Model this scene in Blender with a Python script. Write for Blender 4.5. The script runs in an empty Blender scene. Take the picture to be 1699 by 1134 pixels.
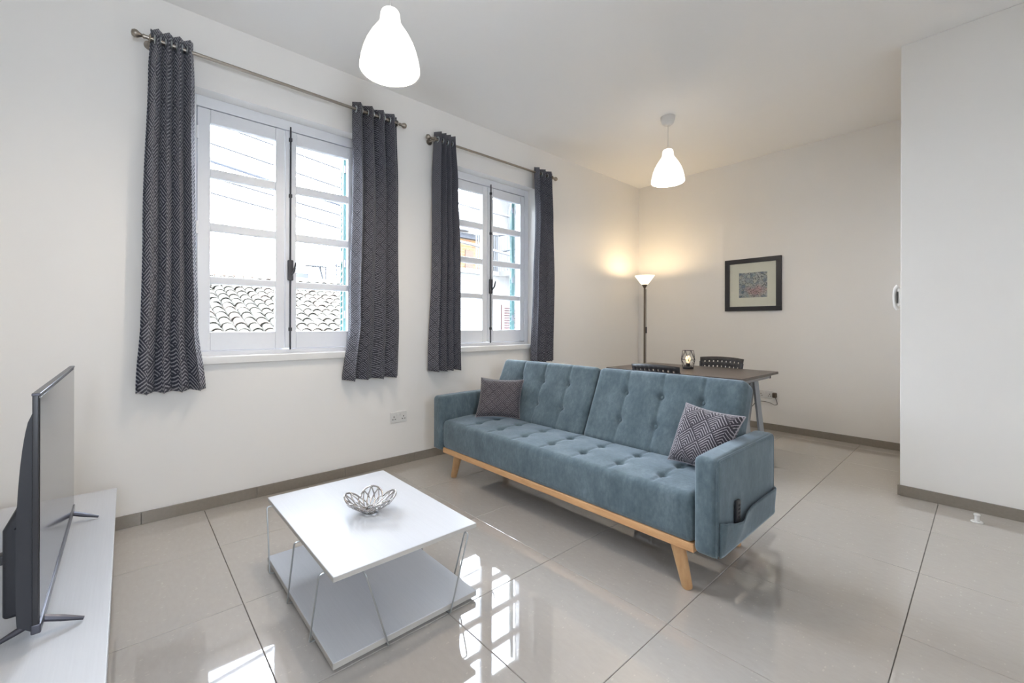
import bpy, math, random
from mathutils import Vector, Matrix

random.seed(7)
S = bpy.context.scene
C = S.collection
PI = math.pi

# ------------------------------------------------------------------ camera
F_PX, YAW, HZ, CAM_H, CX, ROLL = 708.656, math.radians(48.742), 540.4, 1.143, 831.27, math.radians(0.146)
fw = Vector((math.cos(YAW), math.sin(YAW), 0)); rt0 = Vector((math.sin(YAW), -math.cos(YAW), 0)); up0 = Vector((0, 0, 1))
rt = rt0*math.cos(ROLL) + up0*math.sin(ROLL); upv = up0*math.cos(ROLL) - rt0*math.sin(ROLL)
cam = bpy.data.objects.new('camera', bpy.data.cameras.new('camera')); C.objects.link(cam)
cam.data.sensor_width = 36; cam.data.lens = F_PX/1699*36
cam.data.shift_x = (849.5-CX)/1699; cam.data.shift_y = -(567-HZ)/1699
cam.data.clip_start = 0.02; cam.data.clip_end = 200
M = Matrix((rt, upv, -fw)).transposed().to_4x4(); M.translation = Vector((0, 0, CAM_H))
cam.matrix_world = M
S.camera = cam

# ------------------------------------------------------------------ world, exposure
S.view_settings.view_transform = 'Standard'; S.view_settings.look = 'None'
S.view_settings.gamma = 1; S.view_settings.use_curve_mapping = False
S.view_settings.exposure = 1.20
SKY = 20.0
w = bpy.data.worlds.new('overcast_sky'); S.world = w; w.use_nodes = True
bg = w.node_tree.nodes['Background']; bg.inputs[0].default_value = (0.80, 0.87, 1.0, 1); bg.inputs[1].default_value = SKY
cy = S.cycles
cy.use_denoising = True
cy.max_bounces = 10; cy.diffuse_bounces = 6; cy.glossy_bounces = 4; cy.transparent_max_bounces = 16
cy.sample_clamp_indirect = 8; cy.caustics_reflective = False; cy.caustics_refractive = False

YW, XB, ZC, XJ, YJ = 3.194, 5.338, 3.046, 3.949, 0.392     # window wall, back wall, ceiling, jutting wall face and corner
X0, Y0 = -0.52, -1.5                                        # wall beside the camera, wall behind the camera
WT = 0.30                                                   # outer wall thickness
OPEN = [(0.290, 1.420), (2.150, 3.280)]; OZ = (0.90, 2.602)  # the two window openings

REAR = (-0.42, 0.22, 1.10, 2.05)                           # added unseen window behind the viewer, lets in fill light

def portal(loc, sx, sy, rot):
    l = bpy.data.lights.new('daylight_portal', 'AREA'); l.shape = 'RECTANGLE'; l.size = sx; l.size_y = sy
    l.cycles.is_portal = True
    o = bpy.data.objects.new('daylight_portal', l); C.objects.link(o); o.location = loc; o.rotation_euler = rot
for a, b in OPEN:
    portal(((a+b)/2, YW+0.2, sum(OZ)/2), b-a, OZ[1]-OZ[0], (-PI/2, 0, 0))

portal(((REAR[0]+REAR[1])/2, Y0-0.1, (REAR[2]+REAR[3])/2), REAR[1]-REAR[0], REAR[3]-REAR[2], (PI/2, 0, 0))

# ------------------------------------------------------------------ material helpers
class NT:
    def __init__(s, name):
        s.m = bpy.data.materials.new(name); s.m.use_nodes = True
        s.t = s.m.node_tree; s.b = s.t.nodes['Principled BSDF']; s.out = s.t.nodes['Material Output']
    def n(s, typ, props=None, **ins):
        nd = s.t.nodes.new(typ)
        for k, v in (props or {}).items(): setattr(nd, k, v)
        for k, v in ins.items():
            key = int(k[1:]) if k[0] == 'i' and k[1:].isdigit() else k.replace('_', ' ')
            s.set(nd.inputs[key], v)
        return nd
    def set(s, sock, v):
        if isinstance(v, bpy.types.NodeSocket): s.t.links.new(v, sock)
        elif isinstance(v, bpy.types.Node): s.t.links.new(v.outputs[0], sock)
        else: sock.default_value = v
    def math(s, op, a, b=0.0, c=0.0):
        return s.n('ShaderNodeMath', {'operation': op}, i0=a, i1=b, i2=c).outputs[0]
    def mix(s, f, a, b, mode='MIX'):
        nd = s.n('ShaderNodeMix', {'data_type': 'RGBA', 'blend_type': mode})
        s.set(nd.inputs[0], f); s.set(nd.inputs[6], a); s.set(nd.inputs[7], b)
        return nd.outputs[2]
    def ramp(s, f, stops):
        nd = s.n('ShaderNodeValToRGB'); s.set(nd.inputs[0], f)
        el = nd.color_ramp.elements
        while len(el) > 1: el.remove(el[0])
        el[0].position, el[0].color = stops[0][0], stops[0][1]
        for p, c in stops[1:]:
            e = el.new(p); e.color = c
        return nd.outputs[0]
    def noise(s, vec, scale, detail=3, rough=0.5):
        nd = s.n('ShaderNodeTexNoise'); nd.inputs['Scale'].default_value = scale
        nd.inputs['Detail'].default_value = detail; nd.inputs['Roughness'].default_value = rough
        if vec is not None: s.set(nd.inputs['Vector'], vec)
        return nd.outputs[0]
    def pos(s): return s.n('ShaderNodeNewGeometry').outputs['Position']
    def objc(s): return s.n('ShaderNodeTexCoord').outputs['Object']
    def uv(s): return s.n('ShaderNodeTexCoord').outputs['UV']
    def scale(s, vec, xyz):
        nd = s.n('ShaderNodeVectorMath', {'operation': 'MULTIPLY'}); s.set(nd.inputs[0], vec); nd.inputs[1].default_value = xyz
        return nd.outputs[0]
    def bump(s, h, strength=0.2, dist=0.01):
        nd = s.n('ShaderNodeBump', Strength=strength, Distance=dist); s.set(nd.inputs['Height'], h)
        s.t.links.new(nd.outputs[0], s.b.inputs['Normal'])
    def p(s, **kw):
        for k, v in kw.items(): s.set(s.b.inputs[k.replace('_', ' ')], v)
        return s

def c4(r, g, b): return (r, g, b, 1)
def plain(name, col, rough=0.5, metal=0.0, var=0.06, scale=30, **kw):
    t = NT(name); n = t.noise(t.objc(), scale)
    a = c4(*[v*(1-var) for v in col]); b = c4(*[min(1, v*(1+var)) for v in col])
    t.p(Base_Color=t.mix(n, a, b), Roughness=rough, Metallic=metal, **kw)
    return t.m

def mk_plaster(name, col, rough=0.65):
    t = NT(name); p = t.pos()
    n = t.noise(p, 1.3, 2); n2 = t.noise(p, 160, 2)
    t.p(Base_Color=t.mix(n, c4(*[v*0.98 for v in col]), c4(*col)), Roughness=rough)
    t.bump(n2, 0.06, 0.002); return t.m

def mk_tile():
    t = NT('polished_porcelain'); p = t.pos()
    rnd = t.n('ShaderNodeObjectInfo').outputs['Random']
    nbig = t.noise(t.scale(p, (3, 3, 3)), 1.0, 4, 0.6)
    nmid = t.noise(t.scale(p, (60, 22, 30)), 1.0, 3, 0.6)
    vor = t.n('ShaderNodeTexVoronoi', {'feature': 'F1'}, Scale=42.0); t.set(vor.inputs['Vector'], t.scale(p, (0.55, 1.4, 1)))
    fleck = t.math('MULTIPLY', t.math('LESS_THAN', vor.outputs['Distance'], 0.16), t.math('GREATER_THAN', nmid, 0.50))
    base = t.mix(nmid, c4(0.455, 0.420, 0.382), c4(0.530, 0.495, 0.456))
    base = t.mix(t.math('MULTIPLY', nbig, 0.35), base, c4(0.53, 0.49, 0.45))
    base = t.mix(t.math('MULTIPLY', fleck, 0.45), base, c4(0.66, 0.61, 0.54))
    base = t.mix(t.math('MULTIPLY', rnd, 0.10), base, c4(0.36, 0.33, 0.295))
    t.p(Base_Color=base, Roughness=0.03, IOR=2.1)
    return t.m

def mk_chevron(name, dark, light, cell=0.085, lines=6, stretch=1.0, keep=0.30, wd=0.42, rough=0.9):
    """woven cloth: diamonds filled with nested chevron threads"""
    t = NT(name); uv = t.uv()
    sp = t.n('ShaderNodeSeparateXYZ'); t.set(sp.inputs[0], uv)
    k = 0.7071/cell
    u = sp.outputs[0]; v = t.math('MULTIPLY', sp.outputs[1], stretch)
    a = t.math('MULTIPLY', t.math('ADD', u, v), k); b = t.math('MULTIPLY', t.math('SUBTRACT', v, u), k)
    fa = t.math('FRACT', a); fb = t.math('FRACT', b)
    m = t.math('MAXIMUM', fa, fb)
    nz = t.noise(t.scale(uv, (300, 300, 1)), 1.0, 2)
    ms = t.math('ADD', t.math('MULTIPLY', m, float(lines)), t.math('MULTIPLY', t.math('SUBTRACT', nz, 0.5), 0.5))
    st = t.math('FRACT', ms)
    line = t.math('LESS_THAN', st, wd)
    thread = t.noise(t.scale(uv, (150, 900, 1)), 1.0, 2)
    line = t.math('MULTIPLY', line, t.math('GREATER_THAN', thread, keep))
    base = t.mix(thread, c4(*[x*0.75 for x in dark]), c4(*[x*1.25 for x in dark]))
    col = t.mix(line, base, c4(*light))
    t.p(Base_Color=col, Roughness=rough, Sheen_Weight=0.15)
    t.bump(t.math('ADD', thread, line), 0.25, 0.002)
    return t.m

def mk_velvet():
    t = NT('teal_velvet'); p = t.pos()
    n1 = t.noise(t.scale(p, (9, 9, 5)), 1.0, 4, 0.65); n2 = t.noise(p, 420, 2); n3 = t.noise(t.scale(p, (60, 60, 30)), 1.0, 3, 0.7)
    m = t.math('ADD', t.math('MULTIPLY', n1, 0.6), t.math('MULTIPLY', n3, 0.4))
    col = t.ramp(m, [(0.34, c4(0.066, 0.096, 0.112)), (0.52, c4(0.102, 0.142, 0.165)), (0.70, c4(0.160, 0.205, 0.232))])
    t.p(Base_Color=col, Roughness=0.85, Sheen_Weight=0.50, Sheen_Roughness=0.42, Sheen_Tint=c4(0.78, 0.88, 1.0))
    t.b.inputs['Specular IOR Level'].default_value = 0.2
    t.bump(n2, 0.15, 0.002); return t.m

def mk_wood(name, a, b, axis=(6, 1.2, 6), rough=0.45, sc=6):
    t = NT(name); p = t.scale(t.pos(), axis)
    n = t.noise(p, sc, 5, 0.6); n2 = t.noise(t.scale(p, (6, 1, 6)), sc, 2)
    f = t.math('ADD', t.math('MULTIPLY', n, 0.7), t.math('MULTIPLY', n2, 0.3))
    t.p(Base_Color=t.ramp(f, [(0.3, c4(*a)), (0.7, c4(*b))]), Roughness=rough)
    return t.m

def mk_laminate():
    t = NT('white_laminate'); p = t.pos()
    n = t.noise(t.scale(p, (260, 5, 260)), 1.0, 3, 0.6)
    t.p(Base_Color=t.mix(n, c4(0.575, 0.585, 0.615), c4(0.65, 0.66, 0.69)), Roughness=0.42)
    t.bump(n, 0.05, 0.001); return t.m

def mk_glass(name, refl=0.7, tint=(0.97, 0.985, 0.98)):
    t = NT(name); nt = t.t; nt.nodes.remove(t.b)
    fr = t.n('ShaderNodeFresnel', IOR=1.45)
    tr = t.n('ShaderNodeBsdfTransparent', Color=c4(*tint)); gl = t.n('ShaderNodeBsdfGlossy', Roughness=0.02)
    mx = t.n('ShaderNodeMixShader'); t.set(mx.inputs[0], t.math('MULTIPLY', fr.outputs[0], refl))
    t.set(mx.inputs[1], tr); t.set(mx.inputs[2], gl); t.set(t.out.inputs[0], mx)
    return t.m

def mk_emit(name, col, strength, base=(0.9, 0.9, 0.88)):
    t = NT(name); n = t.noise(t.objc(), 8)
    t.p(Base_Color=t.mix(n, c4(*base), c4(*[v*0.97 for v in base])), Roughness=0.3, Emission_Color=c4(*col), Emission_Strength=strength)
    return t.m

def mk_art():
    t = NT('abstract_print'); uv = t.uv()
    v = t.n('ShaderNodeTexVoronoi', {'feature': 'DISTANCE_TO_EDGE'}, Scale=9.0); t.set(v.inputs['Vector'], uv)
    vc = t.n('ShaderNodeTexVoronoi', Scale=9.0); t.set(vc.inputs['Vector'], uv)
    sp = t.n('ShaderNodeSeparateXYZ'); t.set(sp.inputs[0], uv)
    n = t.noise(uv, 4.0, 4); n2 = t.noise(uv, 22.0, 3, 0.7)
    bw = t.n('ShaderNodeRGBToBW'); t.set(bw.inputs[0], vc.outputs['Color'])
    cool = t.ramp(bw.outputs[0], [(0.15, c4(0.22, 0.27, 0.34)), (0.4, c4(0.52, 0.52, 0.54)), (0.6, c4(0.62, 0.59, 0.53)), (0.85, c4(0.40, 0.45, 0.48))])
    dx = t.math('SUBTRACT', sp.outputs[0], 0.62); dy = t.math('MULTIPLY', t.math('SUBTRACT', sp.outputs[1], 0.27), 1.7)
    d = t.math('SQRT', t.math('ADD', t.math('MULTIPLY', dx, dx), t.math('MULTIPLY', dy, dy)))
    pk = t.n('ShaderNodeMapRange', i0=t.math('ADD', d, t.math('MULTIPLY', n, 0.55)), i1=0.72, i2=0.42, i3=0.0, i4=0.7).outputs[0]
    col = t.mix(pk, cool, c4(0.62, 0.33, 0.33))
    edge = t.math('LESS_THAN', v.outputs['Distance'], 0.035)
    ink = t.math('MAXIMUM', t.math('MULTIPLY', edge, 0.7), t.math('MULTIPLY', t.math('GREATER_THAN', n2, 0.58), 0.85))
    t.p(Base_Color=t.mix(ink, col, c4(0.06, 0.055, 0.06)), Roughness=0.7)
    return t.m

def mk_rooftile():
    t = NT('weathered_terracotta'); rnd = t.n('ShaderNodeObjectInfo').outputs['Random']
    n = t.noise(t.pos(), 7.0, 4, 0.7)
    base = t.ramp(rnd, [(0.0, c4(0.032, 0.029, 0.021)), (0.35, c4(0.038, 0.033, 0.023)), (0.7, c4(0.041, 0.031, 0.022)), (1.0, c4(0.050, 0.031, 0.022))])
    t.p(Base_Color=t.mix(t.math('MULTIPLY', n, 0.6), base, c4(0.027, 0.025, 0.018)), Roughness=0.9)
    return t.m

def mk_brick():
    t = NT('orange_brick'); p = t.pos()
    sw = t.n('ShaderNodeCombineXYZ'); sp = t.n('ShaderNodeSeparateXYZ'); t.set(sp.inputs[0], p)
    t.set(sw.inputs[0], t.math('ADD', sp.outputs[0], sp.outputs[1])); t.set(sw.inputs[1], sp.outputs[2])
    br = t.n('ShaderNodeTexBrick', Color1=c4(0.070, 0.026, 0.008), Color2=c4(0.075, 0.042, 0.008), Mortar=c4(0.070, 0.055, 0.035), Scale=1.0)
    br.inputs['Brick Width'].default_value = 0.24; br.inputs['Row Height'].default_value = 0.09; br.inputs['Mortar Size'].default_value = 0.012
    t.set(br.inputs['Vector'], sw)
    t.p(Base_Color=br.outputs[0], Roughness=0.9); return t.m

MAT = dict(
    wall=mk_plaster('warm_white_wall_paint', (0.86, 0.84, 0.81)),
    ceil=mk_plaster('ceiling_paint', (0.92, 0.91, 0.895)),
    tile=mk_tile(),
    grout=plain('grout', (0.16, 0.15, 0.135), 0.9),
    skirt=plain('skirting_tile', (0.245, 0.215, 0.18), 0.30, var=0.12, scale=60),
    frame=plain('window_gloss_paint', (0.78, 0.79, 0.82), 0.35, var=0.02),
    sill=plain('marble_sill', (0.80, 0.79, 0.77), 0.3, var=0.03),
    glass=mk_glass('window_glass'),
    picglass=mk_glass('picture_glass', 0.25),
    iron=plain('dark_iron', (0.06, 0.06, 0.068), 0.5, 0.5),
    brass=plain('antique_nickel', (0.36, 0.32, 0.275), 0.32, 1.0),
    steel=plain('galvanised_wire', (0.50, 0.53, 0.55), 0.32, 1.0),
    chrome=plain('polished_silver', (0.50, 0.48, 0.47), 0.14, 1.0),
    curtain=mk_chevron('curtain_weave', (0.026, 0.028, 0.048), (0.40, 0.395, 0.43), 0.110, 7, 1.0, 0.36, 0.38),
    curtain2=mk_chevron('curtain_weave_fine', (0.030, 0.031, 0.042), (0.28, 0.28, 0.32), 0.070, 6, 1.0, 0.46),
    cushion=mk_chevron('cushion_weave', (0.034, 0.029, 0.040), (0.35, 0.325, 0.35), 0.082, 7, 1.0, 0.36, 0.31),
    cushion2=mk_chevron('cushion_weave_fine', (0.045, 0.038, 0.048), (0.24, 0.22, 0.23), 0.055, 5, 1.0, 0.48),
    velvet=mk_velvet(),
    oak=mk_wood('beech_wood', (0.55, 0.29, 0.13), (0.70, 0.42, 0.21)),
    leg=mk_wood('beech_leg', (0.50, 0.28, 0.13), (0.62, 0.39, 0.20), (6, 6, 1.2)),
    lam=mk_laminate(),
    edge=plain('board_edge', (0.48, 0.46, 0.43), 0.5),
    tvblack=plain('tv_black_plastic', (0.022, 0.022, 0.026), 0.38),
    tvgrey=plain('tv_grey_plastic', (0.018, 0.019, 0.025), 0.45),
    tvmetal=plain('tv_gunmetal_trim', (0.10, 0.10, 0.12), 0.32, 0.8),
    screen=plain('tv_screen', (0.012, 0.012, 0.014), 0.10, var=0.02, IOR=1.7),
    blackplastic=plain('chair_black_plastic', (0.020, 0.019, 0.022), 0.45),
    tablebrown=mk_wood('black_brown_veneer', (0.060, 0.045, 0.038), (0.095, 0.072, 0.060), (3, 1, 3), 0.32),
    trestle=plain('grey_trestle_paint', (0.30, 0.31, 0.32), 0.4, 0.3),
    shade=mk_emit('pendant_glass', (1.0, 0.93, 0.83), 0.75),
    shade2=mk_emit('floor_lamp_shade', (1.0, 0.80, 0.54), 0.8),
    bulb=mk_emit('filament_bulb', (1.0, 0.66, 0.30), 0.7),
    whiteplastic=plain('white_plastic', (0.72, 0.71, 0.69), 0.4, var=0.02),
    hole=plain('socket_holes', (0.03, 0.03, 0.03), 0.6),
    lampmetal=plain('lamp_bronze_metal', (0.16, 0.13, 0.10), 0.4, 0.7),
    picframe=plain('black_picture_frame', (0.018, 0.018, 0.022), 0.42),
    mat_paper=plain('cream_mount_board', (0.84, 0.80, 0.71), 0.8, var=0.02),
    art=mk_art(),
    teal=plain('teal_shutter_paint', (0.014, 0.056, 0.054), 0.5),
    roof=mk_rooftile(),
    pan=plain('roof_pan_tile', (0.034, 0.028, 0.020), 0.9, var=0.25, scale=6),
    cream=plain('cream_render', (0.047, 0.0455, 0.042), 0.9, var=0.06, scale=3),
    paleledge=plain('pale_ledge', (0.055, 0.053, 0.048), 0.9),
    farwall=plain('far_house_render', (0.050, 0.052, 0.055), 0.9),
    brick=mk_brick(),
    redshutter=plain('red_shutter_paint', (0.050, 0.027, 0.025), 0.6),
    rail=plain('balcony_rail_paint', (0.012, 0.013, 0.015), 0.5),
    eave=plain('terracotta_eave', (0.050, 0.027, 0.018), 0.9, var=0.2, scale=5),
    street=plain('asphalt', (0.10, 0.10, 0.10), 0.95),
    cable=plain('black_cable', (0.02, 0.02, 0.022), 0.5),
    cablegrey=plain('grey_cable_bundle', (0.018, 0.020, 0.026), 0.7),
    clear=plain('clear_plastic_stop', (0.75, 0.74, 0.72), 0.25),
)

# ------------------------------------------------------------------ mesh helpers
class MB:
    def __init__(s): s.v = []; s.f = []; s.uv = None
    def add(s, v, f):
        o = len(s.v); s.v += [tuple(q) for q in v]; s.f += [tuple(i+o for i in q) for q in f]; return s
    def box(s, lo, hi):
        (a, b, c), (d, e, g) = lo, hi
        return s.add([(a,b,c),(d,b,c),(d,e,c),(a,e,c),(a,b,g),(d,b,g),(d,e,g),(a,e,g)],
                     [(3,2,1,0),(4,5,6,7),(0,1,5,4),(1,2,6,5),(2,3,7,6),(3,0,4,7)])
    def rbox(s, lo, hi, r, n=(2, 2, 2), fn=None):
        """box with rounded edges on a grid; fn may bend it"""
        ax = []
        for k in range(3):
            L = hi[k]-lo[k]; rr = min(r, L*0.499)
            e = [0, rr*0.35, rr*0.7, rr]
            mid = [rr+(L-2*rr)*i/n[k] for i in range(1, n[k])] if L > 2*rr*1.02 else []
            ax.append([lo[k]+q for q in e+mid+[L-q for q in reversed(e)]])
        idx = {}; vs = []; fs = []
        def vid(i, j, k):
            key = (i, j, k)
            if key not in idx:
                p = Vector((ax[0][i], ax[1][j], ax[2][k]))
                q = Vector([min(max(p[m], lo[m]+min(r, (hi[m]-lo[m])*0.499)), hi[m]-min(r, (hi[m]-lo[m])*0.499)) for m in range(3)])
                d = p-q
                if d.length > 1e-9: p = q+d.normalized()*min(r, max(abs(d.x), abs(d.y), abs(d.z)))
                if fn: p = fn(p)
                idx[key] = len(vs); vs.append(tuple(p))
            return idx[key]
        N = [len(a)-1 for a in ax]
        for i in range(N[0]):
            for j in range(N[1]):
                fs.append((vid(i,j,0), vid(i,j+1,0), vid(i+1,j+1,0), vid(i+1,j,0)))
                fs.append((vid(i,j,N[2]), vid(i+1,j,N[2]), vid(i+1,j+1,N[2]), vid(i,j+1,N[2])))
        for i in range(N[0]):
            for k in range(N[2]):
                fs.append((vid(i,0,k), vid(i+1,0,k), vid(i+1,0,k+1), vid(i,0,k+1)))
                fs.append((vid(i,N[1],k), vid(i,N[1],k+1), vid(i+1,N[1],k+1), vid(i+1,N[1],k)))
        for j in range(N[1]):
            for k in range(N[2]):
                fs.append((vid(0,j,k), vid(0,j,k+1), vid(0,j+1,k+1), vid(0,j+1,k)))
                fs.append((vid(N[0],j,k), vid(N[0],j+1,k), vid(N[0],j+1,k+1), vid(N[0],j,k+1)))
        return s.add(vs, fs)
    def tube(s, pts, r, seg=8, closed=False):
        pts = [Vector(p) for p in pts]; n = len(pts); vs = []; fs = []
        rs = r if isinstance(r, (list, tuple)) else [r]*n
        prev = None
        for i, p in enumerate(pts):
            a = pts[(i-1) % n] if (closed or i > 0) else p; b = pts[(i+1) % n] if (closed or i < n-1) else p
            t = (b-a).normalized()
            ref = prev if prev is not None else (Vector((0,0,1)) if abs(t.z) < 0.9 else Vector((1,0,0)))
            u = (ref - t*ref.dot(t)).normalized(); v = t.cross(u); prev = u
            for k in range(seg):
                an = 2*PI*k/seg; vs.append(tuple(p+(u*math.cos(an)+v*math.sin(an))*rs[i]))
        m = n if closed else n-1
        for i in range(m):
            for k in range(seg):
                k2 = (k+1) % seg; j = (i+1) % n
                fs.append((i*seg+k, i*seg+k2, j*seg+k2, j*seg+k))
        if not closed:
            fs.append(tuple(range(seg-1, -1, -1))); fs.append(tuple((n-1)*seg+k for k in range(seg)))
        return s.add(vs, fs)
    def lathe(s, prof, c=(0, 0, 0), seg=32, close=False):
        vs = []; fs = []; n = len(prof)
        for r, z in prof:
            for k in range(seg):
                a = 2*PI*k/seg; vs.append((c[0]+r*math.cos(a), c[1]+r*math.sin(a), c[2]+z))
        for i in range(n-1 if not close else n):
            for k in range(seg):
                k2 = (k+1) % seg; j = (i+1) % n
                fs.append((i*seg+k, i*seg+k2, j*seg+k2, j*seg+k))
        if not close:
            if prof[0][0] > 1e-6: fs.append(tuple(range(seg-1, -1, -1)))
            if prof[-1][0] > 1e-6: fs.append(tuple((n-1)*seg+k for k in range(seg)))
        return s.add(vs, fs)
    def sphere(s, c, r, sx=1, sy=1, sz=1, seg=16, rings=10):
        prof = [(r*math.sin(PI*i/rings), -r*math.cos(PI*i/rings)) for i in range(rings+1)]
        o = len(s.v); s.lathe(prof, (0, 0, 0), seg)
        for i in range(o, len(s.v)):
            x, y, z = s.v[i]; s.v[i] = (c[0]+x*sx, c[1]+y*sy, c[2]+z*sz)
        return s
    def grid(s, fn, nu, nv, uvf=None):
        o = len(s.v); vs = [fn(i/nu, j/nv) for j in range(nv+1) for i in range(nu+1)]
        fs = [(j*(nu+1)+i, j*(nu+1)+i+1, (j+1)*(nu+1)+i+1, (j+1)*(nu+1)+i) for j in range(nv) for i in range(nu)]
        s.add(vs, fs)
        if uvf:
            s.uv = s.uv or {}
            for j in range(nv+1):
                for i in range(nu+1): s.uv[o+j*(nu+1)+i] = uvf(i/nu, j/nv)
        return s
    def xf(s, m):
        s.v = [tuple(m @ Vector(q)) for q in s.v]; return s

WL = {}
def tag(o, label=None, cat=None, group=None, kind=None):
    if label: o['label'] = label
    if cat: o['category'] = cat
    if group: o['group'] = group
    if kind: o['kind'] = kind
    return o
def link(o, parent, origin):
    C.objects.link(o); WL[o] = Vector(origin)
    if parent is not None:
        o.parent = parent; o.location = Vector(origin)-WL[parent]
    else: o.location = origin
    return o
def empty(name, loc, **kw):
    o = bpy.data.objects.new(name, None); o.empty_display_size = 0.1
    link(o, None, loc); return tag(o, **kw)
def mesh_of(name, mb, mat, origin, smooth=35):
    me = bpy.data.meshes.new(name); ox, oy, oz = origin
    me.from_pydata([(x-ox, y-oy, z-oz) for x, y, z in mb.v], [], mb.f)
    if mb.uv:
        l = me.uv_layers.new(name='UVMap')
        for lp in me.loops: l.data[lp.index].uv = mb.uv.get(lp.vertex_index, (0, 0))
    if smooth is not None:
        for p in me.polygons: p.use_smooth = True
        me.set_sharp_from_angle(angle=math.radians(smooth))
    me.materials.append(MAT[mat]); me.update(); return me
def obj(name, mb, mat, parent=None, origin=None, smooth=35, bevel=0, solid=0, subd=0, **kw):
    if origin is None:
        if parent is not None: origin = WL[parent]
        else:
            xs, ys, zs = zip(*mb.v); origin = ((min(xs)+max(xs))/2, (min(ys)+max(ys))/2, min(zs))
    o = bpy.data.objects.new(name, mesh_of(name, mb, mat, origin, smooth))
    link(o, parent, origin)
    if solid:
        md = o.modifiers.new('thickness', 'SOLIDIFY'); md.thickness = solid; md.offset = 0
    if bevel:
        md = o.modifiers.new('bevel', 'BEVEL'); md.width = bevel; md.segments = 2; md.limit_method = 'ANGLE'
    if subd:
        md = o.modifiers.new('subd', 'SUBSURF'); md.levels = subd; md.render_levels = subd
    return tag(o, **kw)
def inst(name, me, parent, loc, rot=(0, 0, 0), **kw):
    o = bpy.data.objects.new(name, me); link(o, parent, loc); o.rotation_euler = rot
    return tag(o, **kw)
def box(lo, hi): return MB().box(lo, hi)
def bar(a, b, r, seg=8): return MB().tube([a, b], r, seg)
def bent(pts, rad=0.012, n=4):
    """polyline with rounded corners"""
    pts = [Vector(p) for p in pts]; out = [pts[0]]
    for i in range(1, len(pts)-1):
        p = pts[i]; a = (pts[i-1]-p); b = (pts[i+1]-p)
        d = min(rad, a.length*0.45, b.length*0.45); a = p+a.normalized()*d; b = p+b.normalized()*d
        for k in range(n+1):
            t = k/n; out.append(a*(1-t)**2 + p*2*t*(1-t) + b*t*t)
    out.append(pts[-1]); return out
def smooth01(t): t = min(1, max(0, t)); return t*t*(3-2*t)

# ------------------------------------------------------------------ the room shell
def wall_with_holes(y0, y1, x0, x1, z0, z1, holes):
    mb = MB(); xs = x0
    for a, b, c, d in sorted(holes):
        mb.box((xs, y0, z0), (a, y1, z1)); mb.box((a, y0, z0), (b, y1, c)); mb.box((a, y0, d), (b, y1, z1)); xs = b
    mb.box((xs, y0, z0), (x1, y1, z1)); return mb
floor = obj('floor', box((X0, Y0, -0.2), (XB, YW, -0.008)), 'grout', origin=(X0, Y0, 0), smooth=None, kind='structure', label='polished beige porcelain tiled floor')
TX, TY, TS, GAP = 0.363, 0.209, 0.6, 0.0022
def tile_mesh(sx, sy):
    b = 0.0016
    mb = MB().add([(b,b,0),(sx-b,b,0),(sx-b,sy-b,0),(b,sy-b,0),(0,0,-b),(sx,0,-b),(sx,sy,-b),(0,sy,-b),(0,0,-.009),(sx,0,-.009),(sx,sy,-.009),(0,sy,-.009)],
        [(0,1,2,3),(4,5,1,0),(5,6,2,1),(6,7,3,2),(7,4,0,3),(8,9,5,4),(9,10,6,5),(10,11,7,6),(11,8,4,7),(11,10,9,8)])
    return mesh_of('tile', mb, 'tile', (0, 0, 0), None)
cache = {}
ix0 = math.floor((X0-TX)/TS); iy0 = math.floor((Y0-TY)/TS)
for i in range(ix0, 12):
    for j in range(iy0, 8):
        a, b = max(TX+i*TS, X0)+GAP/2, min(TX+(i+1)*TS, XB)-GAP/2
        c, d = max(TY+j*TS, Y0)+GAP/2, min(TY+(j+1)*TS, YW)-GAP/2
        if b-a < 0.02 or d-c < 0.02: continue
        if a > XJ and d < YJ: continue
        key = (round(b-a, 4), round(d-c, 4))
        if key not in cache: cache[key] = tile_mesh(b-a, d-c)
        inst('tile', cache[key], floor, (a, c, 0))
obj('ceiling', box((X0-0.2, Y0-0.2, ZC), (XB+0.2, YW+WT, ZC+0.2)), 'ceil', smooth=None, kind='structure', label='plain white ceiling')
obj('wall_left', wall_with_holes(YW, YW+WT, X0-0.2, XB+0.2, -0.2, ZC, [(a, b, OZ[0], OZ[1]) for a, b in OPEN]), 'wall', smooth=None, kind='structure', label='off-white wall with the two casement windows')
obj('wall_back', box((XB, YJ-0.1, -0.2), (XB+0.2, YW, ZC)), 'wall', smooth=None, kind='structure', label='off-white far wall behind the dining table')
wall_right = obj('wall_right', box((XJ, Y0, -0.2), (XB+0.2, YJ, ZC)), 'wall', smooth=None, bevel=0.004, kind='structure', label='off-white wall block jutting out on the right')
obj('wall_near', box((X0-0.2, Y0-0.2, -0.2), (X0, YW, ZC)), 'wall', smooth=None, kind='structure', label='off-white wall behind the television console')
obj('wall_behind', wall_with_holes(Y0-0.2, Y0, X0, XJ, -0.2, ZC, [REAR]), 'wall', smooth=None, kind='structure', label='off-white wall behind the viewer')

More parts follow.
